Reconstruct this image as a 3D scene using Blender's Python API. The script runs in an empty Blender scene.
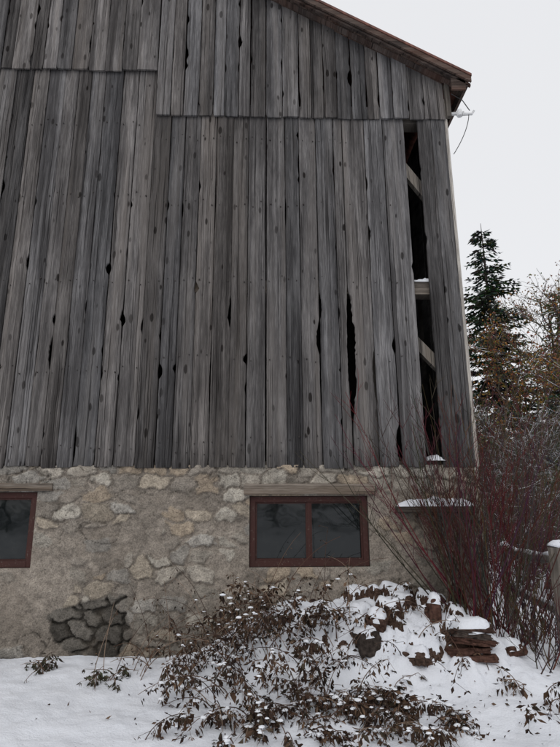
import bpy, math, random
import numpy as np
from mathutils import Vector, Matrix
random.seed(7); rng=np.random.default_rng(7)
R=random.random
def U(a,b): return a+(b-a)*random.random()
scene=bpy.context.scene
# ------------------------------------------------------------------ helpers
class B:
    def __init__(s): s.v=[];s.f=[];s.c=[]
    def add(s,vs,fs,c):
        o=len(s.v); s.v.extend(vs); s.f.extend([tuple(i+o for i in f) for f in fs])
        if c and isinstance(c[0],(tuple,list)): s.c.extend(c)
        else: s.c.extend([c]*len(vs))
    def box(s,x0,x1,y0,y1,z0,z1,c=(1,1,1),M=None,j=0):
        vs=[Vector((x,y,z)) for x in(x0,x1) for y in(y0,y1) for z in(z0,z1)]
        if j: vs=[v+Vector((U(-j,j),U(-j,j),U(-j,j))) for v in vs]
        if M is not None: vs=[M@v for v in vs]
        s.add([tuple(v) for v in vs],[(0,1,3,2),(4,6,7,5),(0,4,5,1),(2,3,7,6),(0,2,6,4),(1,5,7,3)],c)
    def blob(s,p,r,c=(.8,.82,.86)):
        k=6;vs=[(p[0],p[1],p[2]+r*.62)];a0=R()*6
        for q,(rr,zz) in enumerate(((.7,.42),(1.,0))):
            for i in range(k):
                t=a0+6.283*i/k; w=r*rr*U(.75,1.2); vs.append((p[0]+w*math.cos(t)*1.2,p[1]+w*math.sin(t),p[2]+r*zz))
        vs.append((p[0],p[1],p[2]-r*.2))
        fs=[(0,1+i,1+(i+1)%k) for i in range(k)]+[(1+i,1+k+i,1+k+(i+1)%k,1+(i+1)%k) for i in range(k)]+[(2*k+1,1+k+(i+1)%k,1+k+i) for i in range(k)]
        s.add(vs,fs,c)
    def tube(s,pts,rad,n,c,cap=True):
        k=len(pts); vs=[];fs=[]
        for i,p in enumerate(pts):
            a=pts[max(i-1,0)];b=pts[min(i+1,k-1)];d=(b-a)
            if d.length<1e-6:d=Vector((0,0,1))
            d.normalize()
            u=d.orthogonal().normalized() if i==0 else (u-d*u.dot(d)).normalized()
            w=d.cross(u);r=rad[i]
            for j in range(n):
                t=2*math.pi*j/n; vs.append(tuple(p+u*(r*math.cos(t))+w*(r*math.sin(t))))
        for i in range(k-1):
            for j in range(n):
                j2=(j+1)%n; fs.append((i*n+j,i*n+j2,(i+1)*n+j2,(i+1)*n+j))
        if cap: fs.append(tuple(range(n))[::-1]); fs.append(tuple((k-1)*n+j for j in range(n)))
        s.add(vs,fs,c)
    def leaf(s,p,d,l,w,c,fold=.4):
        d=d.normalized(); sd=d.cross(Vector((R()-.5,R()-.5,R()-.5)))
        if sd.length<1e-4: sd=d.orthogonal()
        sd.normalize(); up=sd.cross(d)
        m=p+d*l*.45
        s.add([tuple(p),tuple(m+sd*w*.5+up*w*fold),tuple(p+d*l+up*l*U(-.25,.25)),tuple(m-sd*w*.5+up*w*fold),tuple(m)],
              [(0,4,1),(1,4,2),(0,3,4),(4,3,2)],c)
    def make(s,name,mat,parent=None,smooth=False):
        me=bpy.data.meshes.new(name); me.from_pydata([tuple(v) for v in s.v],[],s.f); 
        ca=me.color_attributes.new('col','FLOAT_COLOR','POINT')
        a=np.ones((len(s.v),4),dtype=np.float32)
        if s.c: a[:,:3]=np.array(s.c,dtype=np.float32)[:,:3]
        ca.data.foreach_set('color',a.ravel())
        if smooth: me.polygons.foreach_set('use_smooth',[True]*len(me.polygons))
        me.materials.append(mat); me.update()
        o=bpy.data.objects.new(name,me); scene.collection.objects.link(o)
        if parent: o.parent=parent
        return o
def empty(name):
    o=bpy.data.objects.new(name,None); scene.collection.objects.link(o); return o
_T=rng.random((256,256))
def vn(x,y):
    xi=np.floor(x).astype(int);yi=np.floor(y).astype(int);fx=x-xi;fy=y-yi
    fx=fx*fx*(3-2*fx);fy=fy*fy*(3-2*fy)
    g=lambda a,b:_T[a%256,b%256]
    return (g(xi,yi)*(1-fx)+g(xi+1,yi)*fx)*(1-fy)+(g(xi,yi+1)*(1-fx)+g(xi+1,yi+1)*fx)*fy
def fbm(x,y,o=4):
    s=0;a=.5;t=0
    for i in range(o):
        s=s+a*vn(x*2**i+i*17.3,y*2**i+i*9.1);t+=a;a*=.5
    return s/t
def sst(a,b,x):
    t=np.clip((x-a)/(b-a),0,1);return t*t*(3-2*t)
# ------------------------------------------------------------------ materials
class NT:
    def __init__(s,name):
        s.m=bpy.data.materials.new(name); s.m.use_nodes=True; s.t=s.m.node_tree; s.t.nodes.clear()
        s.out=s.t.nodes.new('ShaderNodeOutputMaterial'); s.b=s.t.nodes.new('ShaderNodeBsdfPrincipled')
        s.t.links.new(s.b.outputs[0],s.out.inputs[0])
    def n(s,t,**k):
        x=s.t.nodes.new(t)
        for a,b in k.items(): setattr(x,a,b)
        return x
    def set(s,i,v):
        if isinstance(v,bpy.types.NodeSocket): s.t.links.new(v,i)
        else: i.default_value=v
    def math(s,op,a,b=0.0,clamp=False):
        x=s.n('ShaderNodeMath',operation=op,use_clamp=clamp); s.set(x.inputs[0],a); s.set(x.inputs[1],b); return x.outputs[0]
    def mix(s,f,a,b,mode='MIX'):
        x=s.n('ShaderNodeMix',data_type='RGBA',blend_type=mode); s.set(x.inputs[0],f)
        s.set(x.inputs[6],a if not isinstance(a,tuple) else (*a,1)); s.set(x.inputs[7],b if not isinstance(b,tuple) else (*b,1)); return x.outputs[2]
    def noise(s,vec,scale,detail=4,rough=.5,dist=0):
        x=s.n('ShaderNodeTexNoise'); s.set(x.inputs['Vector'],vec); x.inputs['Scale'].default_value=scale
        x.inputs['Detail'].default_value=detail; x.inputs['Roughness'].default_value=rough; x.inputs['Distortion'].default_value=dist; return x.outputs[0]
    def vmul(s,vec,v):
        x=s.n('ShaderNodeVectorMath',operation='MULTIPLY'); s.set(x.inputs[0],vec); x.inputs[1].default_value=v; return x.outputs[0]
    def obj(s): return s.n('ShaderNodeTexCoord').outputs['Object']
    def att(s): return s.n('ShaderNodeAttribute',attribute_name='col').outputs['Color']
    def ramp(s,f,st):
        x=s.n('ShaderNodeValToRGB'); e=x.color_ramp.elements
        while len(e)<len(st): e.new(.5)
        for i,(p,c) in enumerate(st): e[i].position=p; e[i].color=(*c,1) if isinstance(c,tuple) else (c,c,c,1)
        s.set(x.inputs[0],f); return x.outputs[0]
    def bump(s,h,strength,dist):
        x=s.n('ShaderNodeBump'); x.inputs['Strength'].default_value=strength; x.inputs['Distance'].default_value=dist; s.set(x.inputs['Height'],h)
        s.t.links.new(x.outputs[0],s.b.inputs['Normal'])
    def fin(s,c,rough=.9,spec=.2):
        s.set(s.b.inputs['Base Color'],c if not isinstance(c,tuple) else (*c,1)); s.b.inputs['Roughness'].default_value=rough
        s.b.inputs['Specular IOR Level'].default_value=spec; return s.m
    def dif(s,c):
        nb=s.b.inputs['Normal'].links[0].from_socket if s.b.inputs['Normal'].links else None
        d=s.n('ShaderNodeBsdfDiffuse'); s.set(d.inputs['Color'],c)
        if nb: s.t.links.new(nb,d.inputs['Normal'])
        s.t.nodes.remove(s.b); s.t.links.new(d.outputs[0],s.out.inputs[0]); return s.m
def wood_mat(name,lo,mid,hi,warm,horizontal=None,knots=True):
    s=NT(name); a=s.n('ShaderNodeSeparateColor'); s.set(a.inputs[0],s.att())
    p=s.n('ShaderNodeSeparateXYZ'); s.set(p.inputs[0],s.obj())
    X,Y,Z=p.outputs
    if horizontal: X,Z=Z,X
    cx=s.n('ShaderNodeCombineXYZ')
    s.set(cx.inputs[0],s.math('ADD',X,s.math('MULTIPLY',a.outputs[2],37.0)))
    s.set(cx.inputs[1],s.math('ADD',s.math('MULTIPLY',Y,.6),s.math('MULTIPLY',a.outputs[2],91.0)))
    s.set(cx.inputs[2],Z); v=cx.outputs[0]
    bl=s.noise(s.vmul(v,(5,1,1.3)),1,3,.65)
    cx2=s.n('ShaderNodeCombineXYZ'); s.set(cx2.inputs[0],s.math('MULTIPLY',s.math('SUBTRACT',bl,.5),.042))
    va=s.n('ShaderNodeVectorMath',operation='ADD'); s.set(va.inputs[0],v); s.set(va.inputs[1],cx2.outputs[0]); v2=va.outputs[0]
    st=s.noise(s.vmul(v2,(27,1,.55)),1,3,.6)
    gr=s.noise(s.vmul(v2,(160,1,5)),1,3,.75)
    t=s.math('ADD',s.math('ADD',s.math('MULTIPLY',st,.34),s.math('MULTIPLY',gr,.4)),s.math('MULTIPLY',bl,.26))
    c=s.ramp(t,[(.34,lo),(.49,mid),(.66,hi)])
    dk=s.noise(s.vmul(v2,(6.5,1,.27)),1,2,.55)
    c=s.mix(s.math('MULTIPLY',s.ramp(dk,[(.32,1.),(.5,0.)]),.38),c,warm)
    c=s.mix(s.math('MULTIPLY',s.ramp(dk,[(.5,0.),(.66,1.)]),.62),c,(.036,.034,.034))
    cr=s.ramp(s.noise(s.vmul(v2,(85,1,.55)),1,1,.5),[(.63,0.),(.69,1.)])
    c=s.mix(s.math('MULTIPLY',cr,.72),c,(.015,.014,.014))
    h=s.math('SUBTRACT',s.math('ADD',gr,st),s.math('MULTIPLY',cr,.9))
    if knots:
        vo=s.n('ShaderNodeTexVoronoi'); vo.inputs['Scale'].default_value=1; s.set(vo.inputs['Vector'],s.vmul(v2,(8.5,1.2,3.3)))
        sc=s.n('ShaderNodeSeparateColor'); s.set(sc.inputs[0],vo.outputs['Color'])
        lim=s.math('MULTIPLY',sc.outputs[0],.17)
        dd=s.math('SUBTRACT',s.math('ADD',vo.outputs['Distance'],s.math('MULTIPLY',s.math('SUBTRACT',gr,.5),.1)),lim)
        k=s.ramp(dd,[(.0,1.),(.045,0.)])
        c=s.mix(s.math('MULTIPLY',k,s.math('ADD',s.math('MULTIPLY',sc.outputs[1],.45),.5)),c,(.018,.016,.015))
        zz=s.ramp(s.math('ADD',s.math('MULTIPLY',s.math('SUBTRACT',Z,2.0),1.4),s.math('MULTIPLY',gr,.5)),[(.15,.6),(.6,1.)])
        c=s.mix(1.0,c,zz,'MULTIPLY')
    c=s.mix(1.0,c,a.outputs[0],'MULTIPLY')
    tint=s.mix(a.outputs[1],(.98,.985,1.01),(1.05,.99,.945)); c=s.mix(1.0,c,tint,'MULTIPLY')
    s.bump(h,.75,.006)
    return s.dif(c)
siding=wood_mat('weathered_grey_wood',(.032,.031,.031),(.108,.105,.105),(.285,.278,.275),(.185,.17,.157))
beamw=wood_mat('beam_wood',(.08,.07,.06),(.2,.185,.165),(.36,.34,.3),(.2,.16,.12),knots=False)
beamh=wood_mat('beam_wood_horizontal',(.035,.03,.025),(.115,.10,.085),(.25,.225,.195),(.15,.11,.075),horizontal=True,knots=False)
fascw=wood_mat('fascia_wood',(.03,.022,.02),(.095,.072,.062),(.2,.165,.145),(.12,.055,.038),horizontal=True,knots=False)
def stone_mat(name='stone_and_mortar'):
    s=NT(name); c=s.att(); o=s.obj()
    n1=s.noise(o,11,4,.7); n2=s.noise(o,70,3,.75); n3=s.noise(o,2.2,2,.6)
    c=s.mix(1.0,c,s.ramp(n1,[(.3,.62),(.7,1.28)]),'MULTIPLY')
    c=s.mix(1.0,c,s.ramp(n2,[(.3,.52),(.5,1.),(.7,1.34)]),'MULTIPLY')
    c=s.mix(s.math('MULTIPLY',s.ramp(n3,[(.5,0.),(.7,1.)]),.3),c,(.215,.178,.142))
    s.bump(s.math('ADD',s.math('MULTIPLY',n1,.8),s.math('MULTIPLY',n2,.6)),1.,.026)
    return s.dif(c)
stone=stone_mat()
def col_mat(name,rough=.85,var=.35,scale=30,spec=.2,bump=0):
    s=NT(name); c=s.att(); n=s.noise(s.obj(),scale,2)
    c=s.mix(1.0,c,s.ramp(n,[(.3,1-var),(.7,1+var)]),'MULTIPLY')
    if bump: s.bump(n,.6,bump)
    return s.fin(c,rough,spec)
def plain_mat(name):
    s=NT(name); return s.dif(s.att())
def snow_mat(name,masked):
    s=NT(name); o=s.obj(); n=s.noise(o,6,3,.6); n2=s.noise(o,70,2,.6)
    c=s.mix(n,(.72,.745,.80),(.81,.825,.865))
    h=s.math('ADD',n,s.math('MULTIPLY',n2,.35))
    if masked:
        a=s.n('ShaderNodeSeparateColor'); s.set(a.inputs[0],s.att())
        rb=s.mix(s.noise(o,9,3,.6),(.03,.02,.017),(.11,.07,.052)); 
        rb=s.mix(1.0,rb,s.ramp(n2,[(.3,.4),(.7,1.5)]),'MULTIPLY')
        k=s.ramp(s.math('ADD',a.outputs[0],s.math('MULTIPLY',s.math('SUBTRACT',s.noise(o,38,2,.6),.5),.8)),[(.45,0.),(.52,1.)])
        c=s.mix(k,rb,c)
    s.bump(h,.6,.035)
    return s.dif(c)
snow=snow_mat('snow',False); snowg=snow_mat('snow_over_rubble',True)
plantm=plain_mat('dry_plant'); treem=plain_mat('bark_and_foliage'); rockm=col_mat('rubble_stone',.9,.5,28,.1,.02)
metal=col_mat('rusty_metal',.6,.5,14,.4)
def paint_mat():
    s=NT('peeling_red_paint'); o=s.obj(); n=s.noise(o,45,5,.7); n2=s.noise(o,7,3)
    c=s.mix(n2,(.065,.022,.018),(.04,.02,.017))
    c=s.mix(s.ramp(n,[(.59,0.),(.67,1.)]),c,(.12,.09,.075))
    s.bump(n,.4,.004); return s.fin(c,.7,.25)
painted=paint_mat()
def glass_mat():
    s=NT('dirty_window_glass'); o=s.obj(); n=s.noise(o,3,2); d=s.noise(o,7,4,.7)
    c=s.mix(s.ramp(d,[(.5,0.),(.8,1.)]),(.006,.008,.008),(.018,.02,.019))
    s.bump(n,.12,.02); return s.fin(c,.04,.5)
glass=glass_mat()
dark=NT('dark_interior').fin((.03,.028,.026),.95,.05)

# ------------------------------------------------------------------ BARN
barn=empty('barn')
XR=2.32; XL=-9.0; RIDGE=(XR+XL)/2; SL=.58
def under(x):
    return 6.97+SL*(2.33-x) if x>RIDGE else 6.97+SL*(2.33-(2*RIDGE-x))
def boards(xs,z0f,z1f,yb,holes,bb,gap=(.001,.006),nh=1.0):
    nb=len(xs)-1; L=[[] for _ in range(nb)]; Rr=[[] for _ in range(nb)]
    for (hx,a,b_,w) in holes:
        i=int(np.argmin([abs(x-hx) for x in xs]))
        sh=random.choice((.1,.25,.75,.9))
        if i>0: Rr[i-1].append((a,b_,w*sh))
        if i<nb: L[i].append((a,b_,w*(1-sh)))
    us=[0,.05,.3,.55,.8,.95,1]
    for i in range(nb):
        if xs[i+1]-xs[i]<.03: continue
        gl=U(*gap);gr=U(*gap)
        if R()<.15: gl+=.006
        xm=(xs[i]+xs[i+1])/2
        z0=z0f(xm)+U(-.012,.012); z1=z1f(xs[i] if xm>RIDGE else xs[i+1])
        n=max(4,int((z1-z0)/.03)); zz=np.linspace(z0,z1,n)
        sd=R()*50
        for HH in (L[i],Rr[i]):
            while R()<.42:
                q=U(z0+.2,z1-.3); HH.append((q,q+U(.03,.18),U(.005,.018)))
            if R()<.35:
                q=U(z0,z1-1.); HH.append((q,q+U(.4,1.2),U(.003,.008)))
        def edge(H,s2):
            e=(fbm(zz*1.2+s2,zz*0+s2)-.5)*.006+(fbm(zz*22+s2,zz*0)-.5)*.004
            e=np.maximum(e,-.001)
            for a,b_,w in H:
                m=np.clip((zz-a)/(b_-a),0,1)
                e=e+w*np.sin(m*math.pi)**.8*(.6+.8*fbm(zz*26+s2,zz*0+3))
            e=e+.012*np.exp(-(zz-z0)/.03)*(R()<.4)
            return e
        el=edge(L[i],sd)+gl; er=edge(Rr[i],sd+20)+gr
        y0=yb+U(-.010,.008); tw=U(-.008,.008); cup=U(-.004,.004); th=.026
        tone=U(.76,1.14)
        q=R()
        if q<.2: tone*=.62
        elif q<.32: tone*=1.28
        cb=(tone,R(),R())
        vs=[];fs=[];m=len(us)+2
        for k in range(n):
            z=zz[k]
            a=xs[i]+el[k]; b_=xs[i+1]-er[k]
            vs.append((a,y0+th,z))
            for u in us:
                yr=y0+tw*(u-.5)+cup*(4*(u-.5)**2)+(.005 if u in(0,1) else 0)
                dz=(U(-.004,.004) if k==0 else 0)
                vs.append((a+(b_-a)*u,yr,z+dz))
            vs.append((b_,y0+th,z))
        for k in range(n-1):
            for q in range(m-1):
                fs.append((k*m+q,k*m+q+1,(k+1)*m+q+1,(k+1)*m+q))
            fs.append((k*m+m-1,k*m,(k+1)*m,(k+1)*m+m-1))
        fs.append(tuple(range(m))[::-1]); fs.append(tuple((n-1)*m+q for q in range(m)))
        bb.add(vs,fs,cb)
def seams(a,b,lo=.14,hi=.25):
    xs=[a]
    while xs[-1]<b-lo*1.3: xs.append(xs[-1]+U(lo,hi))
    xs[-1]=b if b-xs[-1]<lo else xs[-1]
    if xs[-1]!=b: xs.append(b)
    return xs
H1=[(-2.43,3.1,3.5,.03),(-2.36,3.63,3.76,.03),(-1.75,4.26,4.4,.05),(-1.54,3.62,3.76,.035),(-2.05,2.05,2.5,.018),(-3.0,3.05,3.2,.035),(-3.07,5.2,5.5,.015),(-2.7,4.3,4.5,.025),(-1.36,3.53,3.72,.02)]
H2=[(-1.2,3.0,3.18,.045),(-.83,4.03,4.16,.045),(-.69,5.35,5.5,.022),(-.465,3.6,4.0,.028),(.64,3.71,4.05,.025),(.69,3.3,3.71,.035),(.99,2.5,4.1,.085),(1.37,2.77,3.35,.03),
(1.33,4.72,4.92,.02),(1.56,3.3,3.5,.03),(1.5,2.0,2.5,.05),(-.07,3.18,3.3,.04),(-1.02,3.08,3.18,.03),(-1.05,5.0,5.2,.015),(.2,4.9,5.3,.014),(.5,5.6,5.9,.014),(1.15,5.4,5.6,.015)]
bb=B()
LS=[-9.0]+seams(-9.0,-1.36,.16,.25)[1:]
boards(LS,lambda x:2.04,lambda x:7.3,-.03,H1,bb)
xsm=seams(-1.36,1.79,.16,.24)
j=int(np.argmin([abs(x-.99) for x in xsm])); xsm[j]=.99
boards(xsm,lambda x:2.03,lambda x:6.6,-.03,H2,bb)
boards([1.965,2.14,2.32],lambda x:2.02,lambda x:6.6,-.034,[(2.1,3.9,4.3,.01)],bb,gap=(.0005,.0015))
HU1=[(-2.2,7.3,7.6,.02),(-3.0,7.1,7.3,.025),(-2.95,7.9,8.1,.035)]
HU2=[(1.1,6.9,7.15,.045),(-.37,7.45,7.65,.035),(-1.0,7.2,7.5,.016),(.4,6.5,6.8,.016),(1.8,6.5,6.7,.016),(-.9,6.42,6.6,.03)]
boards(seams(-9.0,-1.36,.15,.23),lambda x:7.06,lambda x:under(x)+.1,-.078,HU1,bb)
boards(seams(-1.36,2.33,.14,.22),lambda x:6.41,lambda x:under(x)-.005,-.07,HU2,bb)
bb.make('siding',siding,barn)
nb=B()
allx=[(LS,(2.25,3.1,4.15,5.3,6.3),-.036),(xsm,(2.2,2.32,3.25,4.2,5.2,6.1),-.036)]
for xs,zs,y in allx:
    for i in range(len(xs)-1):
        for z in zs:
            for u in (.22,.78):
                if R()<.85:
                    x=xs[i]+(xs[i+1]-xs[i])*(u+U(-.06,.06)); zz=z+U(-.05,.05); r=U(.004,.009)
                    nb.tube([Vector((x,y-.007,zz)),Vector((x,y+.02,zz))],[r,r],6,(.02,.015,.013))
nb.make('nails',metal,barn)
fr=B()
for (a,b_) in ((4.06,4.22),(6.42,6.6),(1.98,2.1)):
    fr.box(XL+.1,XR-.05,.03,.2,a,b_,(1.2,.4,.3))
fr.make('girts',beamh,barn)
fb=B()
def plank(p,q,w,t,c,b_):
    d=(q-p); L=d.length; x=d.normalized(); y=Vector((0,1,0)); z=x.cross(y).normalized()
    M=Matrix((( x.x,y.x,z.x,p.x),(x.y,y.y,z.y,p.y),(x.z,y.z,z.z,p.z),(0,0,0,1)))
    b_.box(0,L,-t/2,t/2,-w/2,w/2,c,M)
plank(Vector((1.3,.2,6.62)),Vector((2.3,.2,5.15)),.12,.08,(1.5,.4,.3),fb)
plank(Vector((1.3,.2,4.1)),Vector((2.4,.2,2.85)),.12,.08,(1.5,.4,.5),fb)
fb.box(2.12,2.3,.03,.15,2.1,6.9,(1.,.4,.3)); fb.box(1.2,1.38,.25,.42,2.1,6.9,(.8,.4,.7))
fb.make('braces_and_posts',beamw,barn)
sb=B()
def snowstrip(x0,x1,y0,y1,z,h,b_,n=24,m=6):
    vs=[];fs=[]
    for i in range(n+1):
        for k in range(m+1):
            u=i/n;w=k/m; t=math.sin(math.pi*w)**.5*math.sin(math.pi*u)**.35 if 0<u<1 else 0
            hh=h*t*(.6+.8*float(fbm(np.array(x0*7+u*n*.35),np.array(z*5+w*2.))))
            vs.append((x0+(x1-x0)*u,y0+(y1-y0)*w,z+max(hh,0)-.002))
    for i in range(n):
        for k in range(m): a=i*(m+1)+k; fs.append((a,a+m+1,a+m+2,a+1))
    b_.add(vs,fs,(1,1,1))
snowstrip(1.8,2.1,.02,.2,4.22,.07,sb); snowstrip(1.8,2.0,-.05,.18,2.1,.07,sb)
sb.make('snow_on_beams',snow,barn,True)
ct=B(); ct.box(2.322,2.36,-.03,.12,2.03,6.75,(2.0,.1,.4)); ct.make('corner_board',beamw,barn)
sw=B(); y=.12
while y<14:
    w=U(.2,.28); o=U(-.006,.006); sw.box(2.30+o,2.325+o,y+.003,y+w,2.03,7.0,(U(.7,1.2),R(),R())); y+=w
sw.box(XL-.02,XL+.02,.0,14,2.03,7.0,(.9,.3,.3)); x=XL
while x<XR-.2:
    w=U(.22,.28); sw.box(x+.002,min(x+w,XR),14.02,14.05,2.03,under(x+w/2)-.1,(U(.7,1.1),R(),R())); x+=w
sw.make('side_walls',siding,barn)
fl=B(); fl.box(XL+.1,XR-.1,.25,13.9,1.9,1.98,(1,1,1))
fl.box(XL+.1,XR-.1,2.5,2.55,1.99,6.9,(1,1,1)); fl.make('loft_floor_and_dark_sheet',dark,barn)  # upright dark sheet across the barn, behind the siding gaps
rf=B(); yf=-.3; yk=14.3
xe=2.62; xw=2*RIDGE-xe
def rz(x): return 7.08+SL*(2.33-x)
def quadslab(p,th,c,b_):
    up=Vector((0,0,1)); a=[Vector(q) for q in p]; b2=[q-up*th for q in a]
    b_.add([tuple(q) for q in a+b2],[(0,1,2,3),(7,6,5,4),(0,4,5,1),(1,5,6,2),(2,6,7,3),(3,7,4,0)],c)
zr=rz(RIDGE)
quadslab([(xe,yf,rz(xe)),(xe,yk,rz(xe)),(RIDGE,yk,zr),(RIDGE,yf,zr)],.035,(.13,.05,.035),rf)
quadslab([(RIDGE,yf,zr),(RIDGE,yk,zr),(xw,yk,rz(xe)),(xw,yf,rz(xe))],.035,(.13,.05,.035),rf)
rf.make('metal_roof',metal,barn)
fa=B()
def rake(x0,x1,dz0,dz1,y0,y1,c,b_):
    vs=[]
    for x in (x0,x1):
        zz=rz(x) if x>=RIDGE else rz(2*RIDGE-x)
        for yy in(y0,y1):
            for dz in(dz0,dz1): vs.append((x,yy,zz+dz))
    b_.add(vs,[(0,1,3,2),(4,6,7,5),(0,4,5,1),(2,3,7,6),(0,2,6,4),(1,5,7,3)],c)
for (a,b_) in ((xe-.005,-.9),(-.902,RIDGE),(RIDGE,xw+.005)):
    rake(a,b_,-.037,-.115,yf+.012,yf+.04,(U(1.0,1.3),R(),R()),fa)
    rake(a,b_,-.115,-.15,yf+.05,yf+.085,(.7,R(),R()),fa)
for k,(ya,yb2) in enumerate(((-.245,-.17),(-.167,-.08),(-.077,.0))):
    rake(xe-.03,RIDGE,-.105-.004*k,-.125-.004*k,ya,yb2,(U(.6,1.1),R(),R()),fa)
    rake(RIDGE,xw+.03,-.105-.004*k,-.125-.004*k,ya,yb2,(U(.6,1.1),R(),R()),fa)
fa.box(xe-.07,xe-.035,-.24,14.2,rz(xe)-.15,rz(xe)-.03,(1.,.3,.5))
fa.box(2.37,xe-.07,-.25,-.225,rz(xe)-.2,rz(xe)-.04,(.9,.6,.2))
fa.make('bargeboards',fascw,barn)
fq=B(); fq.box(2.345,2.40,-.09,-.03,6.45,6.96,(.7,.6,.2)); fq.make('corner_block',beamw,barn)
# foundation wall -------------------------------------------------
WIN=[(-.13,1.13,1.01,1.73),(-3.65,-2.36,1.02,1.78)]
def stone_field(X,Z,off=0,cw=.265,chh=.15):
    gx=X/cw; gz=Z/chh
    gx=gx+(fbm(X*3+5,Z*3)-.5)*.9+(fbm(X*13+5,Z*13)-.5)*.4; gz=gz+(fbm(X*3,Z*3+40)-.5)*.9+(fbm(X*13+5,Z*13+20)-.5)*.4
    row=np.floor(gz)
    best=np.full(X.shape,9.);sec=np.full(X.shape,9.);ida=np.zeros(X.shape,int)
    for dx in(-1,0,1):
        for dz in(-1,0,1):
            cx=np.floor(gx)+dx; cz=row+dz
            r1=_T[(cx.astype(int)*7+off)%256,(cz.astype(int)*13)%256]; r2=_T[(cx.astype(int)*5+91+off)%256,(cz.astype(int)*3+17)%256]
            px=cx+.1+.8*r1+.25*(cz%2); pz=cz+.15+.7*r2
            ax=np.abs(gx-px);az=np.abs(gz-pz); d=(ax**3+az**3)**(1/3)
            nid=(cx.astype(int)*131+cz.astype(int)*57)
            m=d<best
            sec=np.where(m,best,np.minimum(sec,d)); ida=np.where(m,nid,ida); best=np.where(m,d,best)
    e=sec-best
    r=_T[ida%256,(ida//7)%256]; r2=_T[(ida*3)%256,(ida*11+5)%256]; r3=_T[(ida*5+9)%256,(ida*17+50)%256]
    return e,r,r2,r3
def stonewall(a0,a1,z0,z1,step,axis,const,holes,name):
    A=np.arange(a0,a1+step/2,step);Zs=np.arange(z0,z1+step/2,step)
    if holes:
        A=np.unique(np.round(np.concatenate([A]+[[h[0],h[1]] for h in holes]),4)); Zs=np.unique(np.round(np.concatenate([Zs]+[[h[2],h[3]] for h in holes]),4))
    X,Z=np.meshgrid(A,Zs,indexing='ij')
    e,r,r2,r3=stone_field(X,Z,0 if axis=='x' else 60)
    reg=fbm(X*.9+3,Z*1.1+8)
    expo=sst(.33,.52,reg)
    expo=np.maximum(expo,.9*sst(1.72,1.86,Z))
    smooth=np.exp(-((X+.35)/.5)**2-((Z-1.0)/.65)**2)
    expo=expo*(1-.85*smooth)
    pm=(-(((X+1.7)/.42)**2)-(((Z-.46)/.36)**2)+1+(fbm(X*4+3,Z*4)-.5)*2.2)
    pe,_,pr2,_=stone_field(X+3.3,Z+.7,11,.27,.17)
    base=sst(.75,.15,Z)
    vis=np.clip((r<.3+.7*expo)*1.0,0,1)
    thr=.05+.12*(1-expo)+.26*(fbm(X*12,Z*12)-.5)
    st=sst(thr,thr+.11,e)*vis
    pst=sst(.03,.16,pe+.12*(fbm(X*18,Z*18)-.5))
    mort=(fbm(X*5,Z*5,5)-.5)*.045+(fbm(X*22,Z*22,4)-.5)*.032
    d=mort*(1-.4*st)+st*(.006+.02*r2)+st*(fbm(X*16+9,Z*16,3)-.5)*.026
    pd=sst(.1,.25,pm) if axis=='x' else X*0
    d=d*(1-pd)+pd*(-.045+pst*(.03+.02*pr2)+mort*.7)
    ck=np.abs(fbm(X*1.6+50,Z*1.3+7,5)-.5); crack=sst(.005,.001,ck)*(fbm(X*.8+2,Z*.8)>.5); d=d-crack*.01
    d=np.clip(d,-.12,.05)
    for h in holes:
        dd=np.maximum(np.maximum(h[0]-X,X-h[1]),np.maximum(h[2]-Z,Z-h[3])); d=d*sst(0,.06,dd)
    ed=sst(a1,a1-.05,X) if axis=='x' else sst(a0,a0+.05,X)
    d=d*(.35+.65*ed)-.02*(1-ed)
    mc=np.stack([.33+0*X,.288+0*X,.243+0*X],-1)*(.66+.66*fbm(X*2.3+9,Z*2.3,5))[...,None]
    pal=np.array([(.39,.335,.265),(.345,.325,.292),(.46,.425,.365),(.27,.24,.205),(.39,.315,.235),(.37,.335,.285)])
    sc=pal[(r3*5.99).astype(int)]*(.74+.54*r2)[...,None]
    s3=(st*.82)[...,None]
    c=mc*(1-s3)+sc*s3
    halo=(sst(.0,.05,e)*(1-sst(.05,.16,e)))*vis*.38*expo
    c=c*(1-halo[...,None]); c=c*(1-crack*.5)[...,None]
    pcol=np.array((.165,.150,.13))*((.55+.9*pr2)*(.4+.6*pst))[...,None]
    c=c*(1-pd[...,None])+pcol*pd[...,None]
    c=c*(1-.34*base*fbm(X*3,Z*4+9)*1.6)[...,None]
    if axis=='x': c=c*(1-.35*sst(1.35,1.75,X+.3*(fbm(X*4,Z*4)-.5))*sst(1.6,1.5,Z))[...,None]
    n0,n1=X.shape
    if axis=='x': P=np.stack([X,const-d*1.0,Z],-1)
    else: P=np.stack([const+d,X,Z],-1)
    idx=np.arange(n0*n1).reshape(n0,n1)
    F=np.stack([idx[:-1,:-1],idx[1:,:-1],idx[1:,1:],idx[:-1,1:]],-1)
    keep=np.ones(F.shape[:2],bool)
    xm=(A[:-1]+A[1:])/2; zm=(Zs[:-1]+Zs[1:])/2
    for h in holes: keep&=~(((xm>h[0])&(xm<h[1]))[:,None]&((zm>h[2])&(zm<h[3]))[None,:])
    b_=B(); b_.v=[tuple(q) for q in P.reshape(-1,3).tolist()]; b_.f=[tuple(q) for q in F[keep].tolist()]; b_.c=c.reshape(-1,3).tolist()
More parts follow.
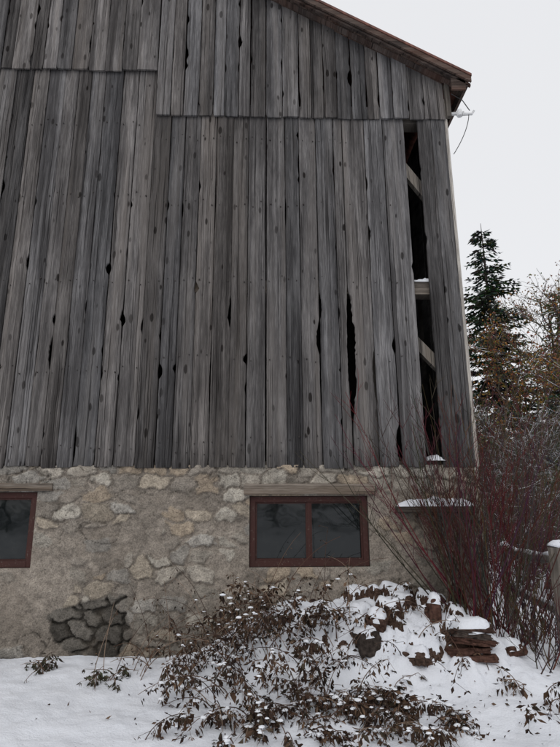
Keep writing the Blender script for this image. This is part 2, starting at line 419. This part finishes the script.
    for h in holes:
        x0,x1,za,zb=h; y0=const; y1=const+.3; cc=(.2,.18,.16)
        b_.add([(x0,y0,za),(x0,y1,za),(x0,y1,zb),(x0,y0,zb)],[(0,1,2,3)],cc); b_.add([(x1,y0,za),(x1,y1,za),(x1,y1,zb),(x1,y0,zb)],[(3,2,1,0)],cc)
        b_.add([(x0,y0,za),(x1,y0,za),(x1,y1,za),(x0,y1,za)],[(0,1,2,3)],cc); b_.add([(x0,y0,zb),(x1,y0,zb),(x1,y1,zb),(x0,y1,zb)],[(3,2,1,0)],cc)
    b_.make(name,stone,barn,True)
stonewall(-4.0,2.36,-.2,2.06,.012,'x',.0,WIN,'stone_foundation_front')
stonewall(-9.0,-4.0,-.2,2.06,.05,'x',.0,[],'stone_foundation_far')
stonewall(0.02,14,-.2,2.06,.04,'y',2.36,[],'stone_foundation_side')
ft=B(); ft.box(-9,2.3,.06,.5,2.0,2.055,(.3,.28,.25)); ft.make('foundation_top',stone,barn)
def board_h(x0,x1,z0,z1,y0,y1,c,b_,n=40):
    vs=[];fs=[];s0=R()*90
    for i in range(n+1):
        x=x0+(x1-x0)*i/n; a=(float(fbm(np.array(x*6+s0),np.array(s0)))-.5)*.02; e=(float(fbm(np.array(x*9+s0),np.array(s0+7)))-.5)*.02
        for (yy,zz) in ((y0+.006,z0+a),(y0,z0+.01+a),(y0,z1-.01+e),(y0+.008,z1+e),(y1,z1+e),(y1,z0+a)): vs.append((x,yy,zz))
    for i in range(n):
        for k in range(6): k2=(k+1)%6; fs.append((i*6+k,(i+1)*6+k,(i+1)*6+k2,i*6+k2))
    fs.append(tuple(range(6))); fs.append(tuple(n*6+k for k in range(6))[::-1]); b_.add(vs,fs,c)
lb=B(); board_h(-.19,1.21,1.745,1.855,-.055,.15,(1.3,.8,.4),lb); board_h(-3.9,-2.2,1.79,1.87,-.045,.15,(1.2,.6,.8),lb)
board_h(1.42,2.25,1.55,1.62,-.13,.1,(.8,.6,.8),lb)
lb.make('lintels',beamh,barn)
s2=B(); snowstrip(1.42,2.24,-.14,-.01,1.615,.09,s2,30,6); s2.make('snow_on_ledge',snow,barn,True)
def window(x0,x1,z0,z1,name):
    e=empty(name); e.parent=barn; b_=B(); W=.055; y0=.03;y1=.12
    b_.box(x0,x0+W,y0,y1,z0,z1); b_.box(x1-W,x1,y0,y1,z0,z1); b_.box(x0+W,x1-W,y0+.002,y1,z1-W,z1); b_.box(x0+W,x1-W,y0-.004,y1,z0,z0+W*1.1)
    xm=(x0+x1)/2; b_.box(xm-.014,xm+.014,y0+.012,y1-.01,z0+W*1.1,z1-W)
    i=.018
    for a,c in ((x0+W,xm-.014),(xm+.014,x1-W)):
        za=z0+W*1.1; zb=z1-W
        b_.box(a,a+i,y0+.02,y1-.02,za,zb); b_.box(c-i,c,y0+.02,y1-.02,za,zb); b_.box(a+i,c-i,y0+.022,y1-.02,za,za+i); b_.box(a+i,c-i,y0+.022,y1-.02,zb-i,zb)
    b_.make('frame',painted,e)
    g=B()
    for a,c in ((x0+W,xm-.014),(xm+.014,x1-W)):
        t=U(-.006,.006)
        g.add([(a,.085+t,z0+W),(c,.085-t,z0+W),(c,.08-t,z1-W),(a,.08+t,z1-W)],[(0,1,2,3)],(1,1,1))
    g.make('glass',glass,e)
window(-.125,1.125,1.015,1.725,'window'); window(-3.645,-2.365,1.025,1.775,'window.001')
ib=B()
ib.tube([Vector((2.36,-.05,6.5)),Vector((2.55,-.12,6.47))],[.022,.022],8,(.5,.5,.5))
ib.tube([Vector((2.5,-.1,6.44)),Vector((2.5,-.1,6.47)),Vector((2.5,-.1,6.49)),Vector((2.5,-.1,6.53))],[.035,.045,.03,.028],12,(.7,.7,.7))
ib.tube([Vector((2.53,-.12,6.45)),Vector((2.64,-.14,6.44)),Vector((2.67,-.14,6.49))],[.02,.016,.014],8,(.6,.6,.6))
ib.make('service_insulator',col_mat('porcelain',.4,.1,10),barn)
wb=B(); pts=[]
for i in range(15):
    u=i/14; pts.append(Vector((2.6-.22*u**1.6,-.14+.05*u,6.44-.55*u)))
wb.tube(pts,[.005]*15,5,(.03,.03,.03))
wb.tube([Vector((2.62,-.13,6.5)),Vector((2.55,-.1,6.68)),Vector((2.42,-.09,6.78))],[.006]*3,5,(.03,.03,.03)); wb.make('service_wire',metal,barn)

# ------------------------------------------------------------------ GROUND
def gh(x,y):
    h=.17*sst(-2.2,-.1,y)*sst(8,4,np.abs(x))
    h=h-.06*sst(.2,3,y)
    h=h+(fbm(x*.9+20,y*.9+31)-.5)*.10+(fbm(x*4,y*4+8)-.5)*.03
    m=np.exp(-np.abs((x-1.22)/1.12)**3.4)*sst(-1.25,-.35,y)*sst(.9,.1,y)
    m2=np.exp(-np.abs((x+.05)/.55)**2.5)*sst(-1.15,-.45,y)*sst(.8,.1,y)
    e,r,r2,r3=stone_field(x,y,30,.36,.27)
    blk=(r-.4)*.2*sst(.0,.36,e)+.06*sst(0,.28,e)
    h=h+m*(.44+.22*(fbm(x*3+4,y*3)-.2)+blk+.05*(fbm(x*11,y*11)-.5))+m2*(.24+.1*blk)
    h=h+.05*np.exp(-((y+1.35)/.4)**2)*(fbm(x*2.2,y*2.2+77)-.3)+.025*(fbm(x*9+3,y*9)-.5)
    d=np.sqrt(x*x+y*y); return h*sst(60,20,d)
def nonuni(a,b,s,far,k=1.25):
    c=list(np.arange(a,b+s/2,s)); st=s
    lo=[a];hi=[b]
    while hi[-1]<far: st*=k; hi.append(hi[-1]+st); lo.append(lo[-1]-st)
    return np.array(lo[:0:-1]+c+hi[1:])
GX=nonuni(-3.6,4.2,.02,2500); GY=nonuni(-2.2,1.4,.02,2500)
X,Y=np.meshgrid(GX,GY,indexing='ij'); Z=gh(X,Y)
gx_,gy_=np.gradient(Z,GX,GY); slope=np.sqrt(gx_**2+gy_**2)
mask=1-sst(1.65,2.3,slope+.6*(fbm(X*5,Y*5)-.5))*((X>-.3)&(X<2.7)&(Y>-1.3)&(Y<.3))
idx=np.arange(X.size).reshape(X.shape)
g=B(); g.v=np.stack([X,Y,Z],-1).reshape(-1,3).tolist(); g.f=[tuple(q) for q in np.stack([idx[:-1,:-1],idx[1:,:-1],idx[1:,1:],idx[:-1,1:]],-1).reshape(-1,4).tolist()]
g.c=np.stack([mask]*3,-1).reshape(-1,3).tolist()
g.make('snow_ground',snowg,None,True)
def G(x,y):
    return float(Z[min(int(np.searchsorted(GX,x)),len(GX)-1),min(int(np.searchsorted(GY,y)),len(GY)-1)])

# ------------------------------------------------------------------ RUBBLE PILE
rp=empty('rubble_pile'); rk=B(); rs=B()
def rock(c,sx,sy,sz,rot,col,cap=True,bev=.18):
    M=Matrix.Translation(c)@Matrix.Rotation(rot,4,'Z')@Matrix.Rotation(U(-.15,.15),4,'X')@Matrix.Rotation(U(-.2,.2),4,'Y')
    n=6; vs={};L=[];fs=[]; sd=R()*100
    def vid(i,j,k):
        if (i,j,k) in vs: return vs[(i,j,k)]
        p=Vector((i/n*2-1,j/n*2-1,k/n*2-1)); q=p.copy()
        l=max(abs(q.x),abs(q.y),abs(q.z)); s=q.normalized()*l*1.25; q=q*(1-bev)+s*bev
        dn=1+.34*(float(fbm(np.array(q.x*1.9+sd+q.z),np.array(q.y*1.9+sd-q.z)))-.5)*2
        q=q*dn
        L.append(tuple(M@Vector((q.x*sx/2,q.y*sy/2,q.z*sz/2)))); vs[(i,j,k)]=len(L)-1; return len(L)-1
    for a in range(n):
        for b_ in range(n):
            for k,fl in ((0,1),(n,0)):
                for ax in range(3):
                    def m(u,v):
                        t=[0,0,0]; t[ax]=k; t[(ax+1)%3]=u; t[(ax+2)%3]=v; return vid(*t)
                    f=(m(a,b_),m(a+1,b_),m(a+1,b_+1),m(a,b_+1)); fs.append(f[::-1] if fl else f)
    rk.add(L,fs,col)
    if cap:
        n2=9; V=[];F=[]
        for i in range(n2+1):
            for j in range(n2+1):
                u=i/n2*2-1;w=j/n2*2-1
                rr=max(abs(u),abs(w)); h=(1-rr**3)
                nz=float(fbm(np.array(u*1.7+sd),np.array(w*1.7)))
                V.append(tuple(M@Vector((u*sx*.58*(1-.24*abs(w)),w*sy*.58*(1-.24*abs(u)),sz*.45+h*(.03+.07*nz)-(.035 if rr>.98 else 0)))))
        for i in range(n2):
            for j in range(n2): a=i*(n2+1)+j; F.append((a,a+n2+1,a+n2+2,a+1))
        rs.add(V,F,(1,1,1))
def rc():
    p=random.choice([(.085,.045,.034),(.07,.042,.033),(.10,.065,.05),(.06,.047,.04)]); k=U(.7,1.1); return tuple(q*k for q in p)
def rk_at(x,y,up,sx,sy,sz,rot,cap=True): rock(Vector((x,y,G(x,y)+up)),sx,sy,sz,rot,rc(),cap,.12)
rk_at(.92,-.72,.01,.22,.2,.18,.4); rk_at(1.05,-.6,.02,.18,.2,.12,-.3)
rk_at(1.6,-.55,.05,.11,.14,.2,.1); rk_at(1.35,-.85,.0,.16,.2,.1,.7); rk_at(2.25,-.6,.0,.2,.22,.1,.4)
bz=G(1.85,-.85)-.02
for k,(sx,ox) in enumerate(((.40,.0),(.36,-.03),(.38,.02),(.32,.0),(.34,.02))):
    rock(Vector((1.84+ox,-.76,bz+.03+k*.055)),sx,.24,.052,U(-.1,.1),rc(),k==4,.1)
rk.make('stones',rockm,rp); rs.make('snow_caps',snow,rp,True)

# ------------------------------------------------------------------ DEAD WEEDS
def weed(b_,x,y,h,az,lean,nl,lc,leaf=(.04,.08),droop=1.,snowp=.06):
    p=Vector((x,y,G(x,y)-.02)); d=Vector((math.cos(az)*lean,math.sin(az)*lean,1)).normalized()
    n=9; pts=[p.copy()]
    for i in range(n):
        p=p+d*h/n; pts.append(p.copy()); d=(d+Vector((math.cos(az)*.16*lean+U(-.06,.06),math.sin(az)*.16*lean+U(-.06,.06),-.16*droop*lean-.02))).normalized()
        gz=G(p.x,p.y)+.02
        if p.z<gz: p.z=gz
        if p.y>-.09: p.y=-.09
    sc=random.choice([(.14,.09,.065),(.10,.06,.045),(.22,.16,.12),(.08,.055,.045)])
    b_.tube(pts,[.0045-.0003*i for i in range(n+1)],4,sc,False)
    for k in range(nl):
        u=U(.2,1.); i=min(int(u*n),n-1); q=pts[i].lerp(pts[i+1],u*n-i)
        l=U(*leaf); dd=Vector((U(-1,1),U(-1,1),U(-2.2,.1)))
        kk=U(.5,1.3); c=tuple(v*kk for v in random.choice(lc))
        e=q+dd.normalized()*U(.01,.05)
        b_.leaf(e,dd,l,l*U(.3,.5),c,U(.1,.6))
        if R()<snowp: b_.blob(e+Vector((0,0,.008)),U(.008,.026))
        if R()<.25:
            e2=e+Vector((U(-.1,.1),U(-.1,.02),U(-.12,.06))); b_.tube([q,e2],[.002,.0012],3,sc,False)
            for _ in range(3): b_.leaf(e2,Vector((U(-1,1),U(-1,1),U(-1.8,.1))),l*.7,l*.3,c)
LC=[(.055,.036,.028),(.04,.028,.024),(.085,.052,.036),(.14,.09,.06),(.07,.055,.04)]
wd=B()
for i in range(100):
    x=random.gauss(-.02,.5); y=U(-1.3,-.35)
    if x<-1.1: x=U(-1.0,.4)
    weed(wd,x,y,U(.35,.85),U(0,6.28) if R()<.4 else U(2.4,5.2),U(.3,1.1),int(U(10,34)),LC,leaf=(.03,.075),snowp=.12)
for i in range(72):
    x=random.gauss(.65,.5); y=U(-1.8,-1.1); weed(wd,x,y,U(.25,.6),U(0,6.28),U(.5,1.4),int(U(18,44)),LC,leaf=(.03,.08),snowp=.12)
for i in range(26):
    x=U(.4,2.2); y=U(-1.0,-.3); weed(wd,x,y,U(.25,.5),U(0,6.28),U(.3,1.2),int(U(3,14)),LC,leaf=(.03,.06))
for i in range(60):
    x=U(-1.5,1.0);y=U(-.8,-.15); weed(wd,x,y,U(.4,.95),U(0,6.28),U(.1,.9),int(U(1,8)),LC,leaf=(.02,.045),snowp=.02)
wd.make('dead_weeds',plantm)
LG=[(.07,.075,.05),(.06,.05,.04),(.09,.08,.06)]
for nm,xs in (('withered_plant',[(-1.35,-.75),(-1.25,-.7)]),('withered_plant.001',[(-2.6,-.25),(-2.75,-.2)]),('withered_plant.002',[(-2.05,-.35),(-1.9,-.5)]),('withered_plant.003',[(2.3,-1.2),(2.1,-1.1)])):
    b_=B()
    for (x,y) in xs:
        for k in range(4): weed(b_,x+U(-.1,.1),y+U(-.1,.1),U(.15,.34),U(0,6.28),U(.4,1.2),int(U(6,14)),LG if nm!='withered_plant.003' else LC,snowp=.02)
    b_.make(nm,plantm)
lt=B()
for i in range(420):
    x=random.gauss(.8,1.0);y=U(-1.9,-.2)
    if x<-3.5: continue
    lt.leaf(Vector((x,y,G(x,y)+.012)),Vector((U(-1,1),U(-1,1),U(-.1,.3))),U(.015,.05),U(.008,.02),random.choice(LC),.2)
lt.make('leaf_litter',plantm)

# ------------------------------------------------------------------ DOGWOOD
def shrub(name,bases,n,hr,cols,spread=(.15,.75),wall=True,rr=(.0035,.0078)):
    b_=B()
    for i in range(n):
        bx,by=random.choice(bases); x=bx+U(-.16,.16); y=by+U(-.12,.12); p=Vector((x,y,G(x,y)-.03))
        a=U(0,6.283); s=U(*spread); h=U(*hr)
        d=Vector((math.cos(a)*s,math.sin(a)*s*.6,1)).normalized()
        c=tuple(v*U(.6,1.2) for v in random.choice(cols)); m=10; pts=[p.copy()];r0=U(*rr)
        def step(p,d):
            if p.y>-.14 and p.x<2.45: d.y=min(d.y,0)-.05
            return d
        for k in range(m):
            d=step(p,d); p=p+d*h/m; pts.append(p.copy()); d=(d+Vector((U(-.07,.07),U(-.05,.05),.04))).normalized()
        b_.tube(pts,[r0*(1-.07*k) for k in range(m+1)],5,c,False)
        for k in range(int(U(3,8))):
            j=int(U(3,m)); q=pts[j]; dd=(pts[j]-pts[j-1]).normalized(); dd=(dd+Vector((U(-.9,.9),U(-.5,.3),U(-.1,.3)))).normalized(); l=U(.15,.5)
            t=[q.copy()]
            for z in range(4): dd=step(q,dd); q=q+dd*l/4; t.append(q.copy()); dd=(dd+Vector((U(-.1,.1),U(-.06,.06),.10))).normalized()
            b_.tube(t,[.003,.0027,.0023,.002,.0015],4,c,False)
            for z in range(2):
                q2=t[random.choice((2,3))]; d2=(dd+Vector((U(-.9,.9),U(-.5,.2),U(0,.3)))).normalized(); b_.tube([q2,q2+d2*U(.06,.18)],[.0018,.0012],3,c,False)
    return b_.make(name,plantm)
DC=[(.085,.027,.028),(.065,.03,.028),(.105,.034,.034),(.085,.056,.048),(.055,.042,.038)]
shrub('red_dogwood_shrub',[(2.25,-.4),(2.45,-.3),(2.05,-.45),(1.9,-.4)],116,(1.2,2.5),DC,spread=(.1,.95))
shrub('red_dogwood_shrub.001',[(3.0,.5),(3.4,.9),(3.7,.4),(2.8,.3)],70,(1.3,2.9),[(.095,.038,.036),(.085,.06,.052),(.12,.085,.072)],spread=(.1,.8))
shrub('bramble_shrub',[(2.7,-.55),(3.1,-.4),(2.5,-.75)],34,(.3,.8),[(.10,.06,.045),(.06,.045,.04)],spread=(.3,1.2))

# ------------------------------------------------------------------ FENCE
fe=empty('rail_fence'); fp=B(); fs_=B()
def post(x,y,h,w=.14):
    z=G(x,y)-.1; n=8; pts=[Vector((x+U(-.006,.006),y+U(-.006,.006),z+(h+.1)*i/n)) for i in range(n+1)]
    fp.tube(pts,[w/2*U(.92,1.05) for _ in pts],9,(U(.9,1.0),R(),R()))
    pts=[Vector((x,y,z+h+.1-.004)),Vector((x+.01,y,z+h+.13)),Vector((x,y,z+h+.155)),Vector((x,y,z+h+.165))]
    fs_.tube(pts,[w*.54,w*.55,w*.36,w*.1],12,(1,1,1))
def rail(p,q,r):
    n=14; pts=[p.lerp(q,i/n)+Vector((U(-.008,.008),U(-.008,.008),U(-.008,.008)-.02*math.sin(i/n*3.14))) for i in range(n+1)]
    fp.tube(pts,[r*U(.85,1.1) for _ in pts],7,(U(.8,1.2),R(),R()))
    fs_.tube([v+Vector((0,0,r*.75)) for v in pts],[r*U(.5,.85) for _ in pts],8,(1,1,1))
post(2.79,-.62,1.06); post(3.35,1.9,1.0); post(5.1,-.5,1.0)
for z in (1.08,.62): 
    rail(Vector((2.8,-.55,z+.03)),Vector((3.33,1.85,z)),.045); rail(Vector((2.88,-.62,z)),Vector((5.1,-.5,z)),.045)
fp.make('posts_and_rails',beamw,fe); fs_.make('snow_on_rails',snow,fe,True)

# ------------------------------------------------------------------ TREES
def rv(s): return Vector((U(-s,s),U(-s,s),U(-s,s)))
def branch(b_,p,d,l,r,dep,ch,bc,wh,lf,upb=.1):
    n=3; pts=[p.copy()]
    for i in range(n): p=p+d*l/n; pts.append(p.copy()); d=(d+rv(.2)+Vector((0,0,upb*.5))).normalized()
    c=tuple(v*U(.6,1.35) for v in bc)
    b_.tube(pts,[r,r*.85,r*.7,r*.5],3 if dep<3 else 6,c,False)
    if dep<=2 and R()<wh:
        b_.tube([q+Vector((0,0,r*.8)) for q in pts],[r*.6]*4,3,(.66,.68,.72),False)
    if dep<=1 and lf:
        for _ in range(lf[0]):
            q=pts[random.randint(1,n)]+rv(.14); b_.leaf(q,Vector((U(-1,1),U(-1,1),U(-1,.3))),U(*lf[1]),lf[1][1]*.6,tuple(v*U(.6,1.4) for v in random.choice(lf[2])))
    if dep==0: return
    for k in range(ch):
        u=U(.3,1.); i=min(int(u*n),n-1); q=pts[i].lerp(pts[i+1],u*n-i)
        dd=(d*.8+rv(.85)+Vector((0,0,upb))).normalized()
        branch(b_,q,dd,l*U(.55,.8),r*.55,dep-1,ch,bc,wh,lf,upb)
def decid(b_,x,y,h,dep,ch,bc,wh,lf=None,stems=1,upb=.15):
    for s in range(stems):
        d=Vector((U(-.25,.25),U(-.25,.25),1)).normalized() if stems>1 else Vector((0,0,1))
        p=Vector((x+U(-.3,.3)*(stems>1),y,G(x,y)-.1)); L=h*.3
        n=4;pts=[p.copy()]
        for i in range(n): p=p+d*h*.8/n; pts.append(p.copy()); d=(d+rv(.08)).normalized()
        r=h*.012; b_.tube(pts,[r*(1-.2*i) for i in range(n+1)],8,tuple(v*.9 for v in bc),False)
        for k in range(ch*3):
            u=U(.12,1); i=min(int(u*n),n-1); q=pts[i].lerp(pts[i+1],u*n-i)
            a=U(0,6.28); dd=Vector((math.cos(a),math.sin(a),U(.1,.9))).normalized(); branch(b_,q,dd,L*(1.15-.5*u),r*.42,dep-1,ch,bc,wh,lf,upb)
def spruce(b_,x,y,h,w,gc,wh,dens=1.):
    z0=G(x,y); b_.tube([Vector((x,y,z0-.1)),Vector((x,y,z0+h*.5)),Vector((x,y,z0+h))],[h*.014,h*.009,.01],7,(.06,.05,.045),False)
    z=h*.06
    while z<h*.985:
        t=z/h; L=w*(1-t)**.8*U(.75,1.15)+.12; nb_=int((7 if t<.8 else 6)*dens)
        for k in range(nb_):
            a=U(0,6.28); l=L*U(.65,1.15); dr=Vector((math.cos(a),math.sin(a),0)); p=Vector((x,y,z0+z+U(-.1,.1)))
            m=max(3,int(l/.18)); pts=[]
            for i in range(m+1):
                u=i/m; pts.append(p+dr*l*u+Vector((0,0,-l*.28*u+l*.16*u*u)))
            b_.tube([pts[0],pts[m//2],pts[-1]],[.02,.012,.005],3,(.05,.04,.035),False)
            sd=Vector((-dr.y,dr.x,0))
            for i in range(1,m+1):
                for s in(-1,1):
                    for q_ in range(2):
                        dd=(dr*.7+sd*s*U(.5,1.2)+Vector((0,0,U(-.6,.0)))); ll=U(.16,.34)*(1.1-.3*i/m)*(1+h*.02)
                        snowy=R()<wh; c=(.6,.63,.67) if snowy else tuple(v*U(.5,1.4) for v in gc)
                        b_.leaf(pts[i]+Vector((0,0,U(-.05,.03)+(.03 if snowy else 0))),dd,ll*(.7 if snowy else 1),ll*(.15 if snowy else .32),c,.1)
        z+=h*.02+.05
BC=(.10,.085,.072)
b_=B(); spruce(b_,10.75,18.5,15.6,3.9,(.03,.043,.028),.03,1.3); b_.make('spruce_tree',treem)
b_=B(); spruce(b_,16.0,22,13.6,3.8,(.06,.072,.045),.08,1.2); b_.make('spruce_tree.001',treem)
b_=B(); spruce(b_,12.8,15.5,8.8,3.2,(.07,.08,.05),.12,1.2); b_.make('spruce_tree.002',treem)
b_=B(); spruce(b_,9.9,11.6,5.8,2.4,(.06,.066,.042),.14); b_.make('spruce_tree.003',treem)
OC=[(.29,.155,.055),(.23,.135,.06),(.17,.11,.055),(.13,.10,.06)]
b_=B(); decid(b_,10.2,14.2,8.7,4,5,(.12,.09,.07),.12,(4,(.07,.13),OC)); b_.make('ochre_leaved_tree',treem)
b_=B(); decid(b_,13.0,17.0,10.9,4,5,(.12,.095,.075),.14,(3,(.06,.12),OC)); b_.make('ochre_leaved_tree.001',treem)
b_=B(); decid(b_,8.2,9.8,5.4,4,5,BC,.3,(1,(.03,.07),[(.12,.10,.055),(.16,.11,.06)]),2); b_.make('snowy_bare_tree',treem)
b_=B(); decid(b_,6.3,6.4,3.5,4,5,BC,.28,None,3); b_.make('snowy_bare_tree.001',treem)
b_=B()
for i in range(30): x=U(4,12); y=U(3,14)+max(0,x-4)*.3; decid(b_,x,y,U(1.2,2.8),3,4,(.12,.085,.07),.22,None,3)
b_.make('snowy_undergrowth',treem)
b_=B()
for i in range(40):
    x=U(8,70); y=U(26,46)
    if R()<.5: spruce(b_,x,y,U(7,12),U(2,3.2),(.06,.068,.055),.12,.5)
    else: decid(b_,x,y,U(7,11),3,5,(.13,.11,.095),.15)
for i in range(34):
    x=-75+i*4.4+U(-1,1); y=U(-48,-36); spruce(b_,x,y,U(7,13),U(3,4.5),(.04,.05,.04),.1,.3)  # unseen spruce row behind the camera, added to vary the window reflections
b_.make('forest_and_reflection_row',treem)

# ------------------------------------------------------------------ LIGHT, WORLD, CAMERA
w=bpy.data.worlds.new('World'); scene.world=w; w.use_nodes=True; nt=w.node_tree
bg=nt.nodes['Background']; sky=nt.nodes.new('ShaderNodeTexSky'); sky.sky_type='NISHITA'; sky.sun_disc=False
el=math.radians(40); rot=math.radians(200); sky.sun_elevation=el; sky.sun_rotation=rot; sky.dust_density=4; sky.air_density=1
hs=nt.nodes.new('ShaderNodeHueSaturation'); hs.inputs['Saturation'].default_value=.15; nt.links.new(sky.outputs[0],hs.inputs['Color'])
mx=nt.nodes.new('ShaderNodeMix'); mx.data_type='RGBA'; mx.inputs[0].default_value=.85; nt.links.new(hs.outputs[0],mx.inputs[6]); mx.inputs[7].default_value=(9.2,9.3,9.6,1)
nt.links.new(mx.outputs[2],bg.inputs['Color']); bg.inputs['Strength'].default_value=.1
sl=bpy.data.lights.new('sun','SUN'); sl.energy=.5; sl.angle=math.radians(35); sl.color=(1,.97,.93)
so=bpy.data.objects.new('sun',sl); scene.collection.objects.link(so)
sd=Vector((math.sin(rot)*math.cos(el),math.cos(rot)*math.cos(el),math.sin(el))); so.rotation_euler=sd.to_track_quat('Z','Y').to_euler()
cam=bpy.data.cameras.new('camera'); co=bpy.data.objects.new('camera',cam); scene.collection.objects.link(co)
cam.sensor_fit='HORIZONTAL'; cam.sensor_width=36; cam.lens=36; cam.clip_end=5000; cam.clip_start=.05
Rm=Matrix.Rotation(math.radians(-1.87),4,'Z')@Matrix.Rotation(math.radians(90+14.49),4,'X')@Matrix.Rotation(math.radians(-.27),4,'Z')
co.matrix_world=Matrix.Translation((0,-6.1,1.5))@Rm
scene.camera=co
scene.view_settings.view_transform='Standard'; scene.view_settings.look='None'; scene.view_settings.exposure=0
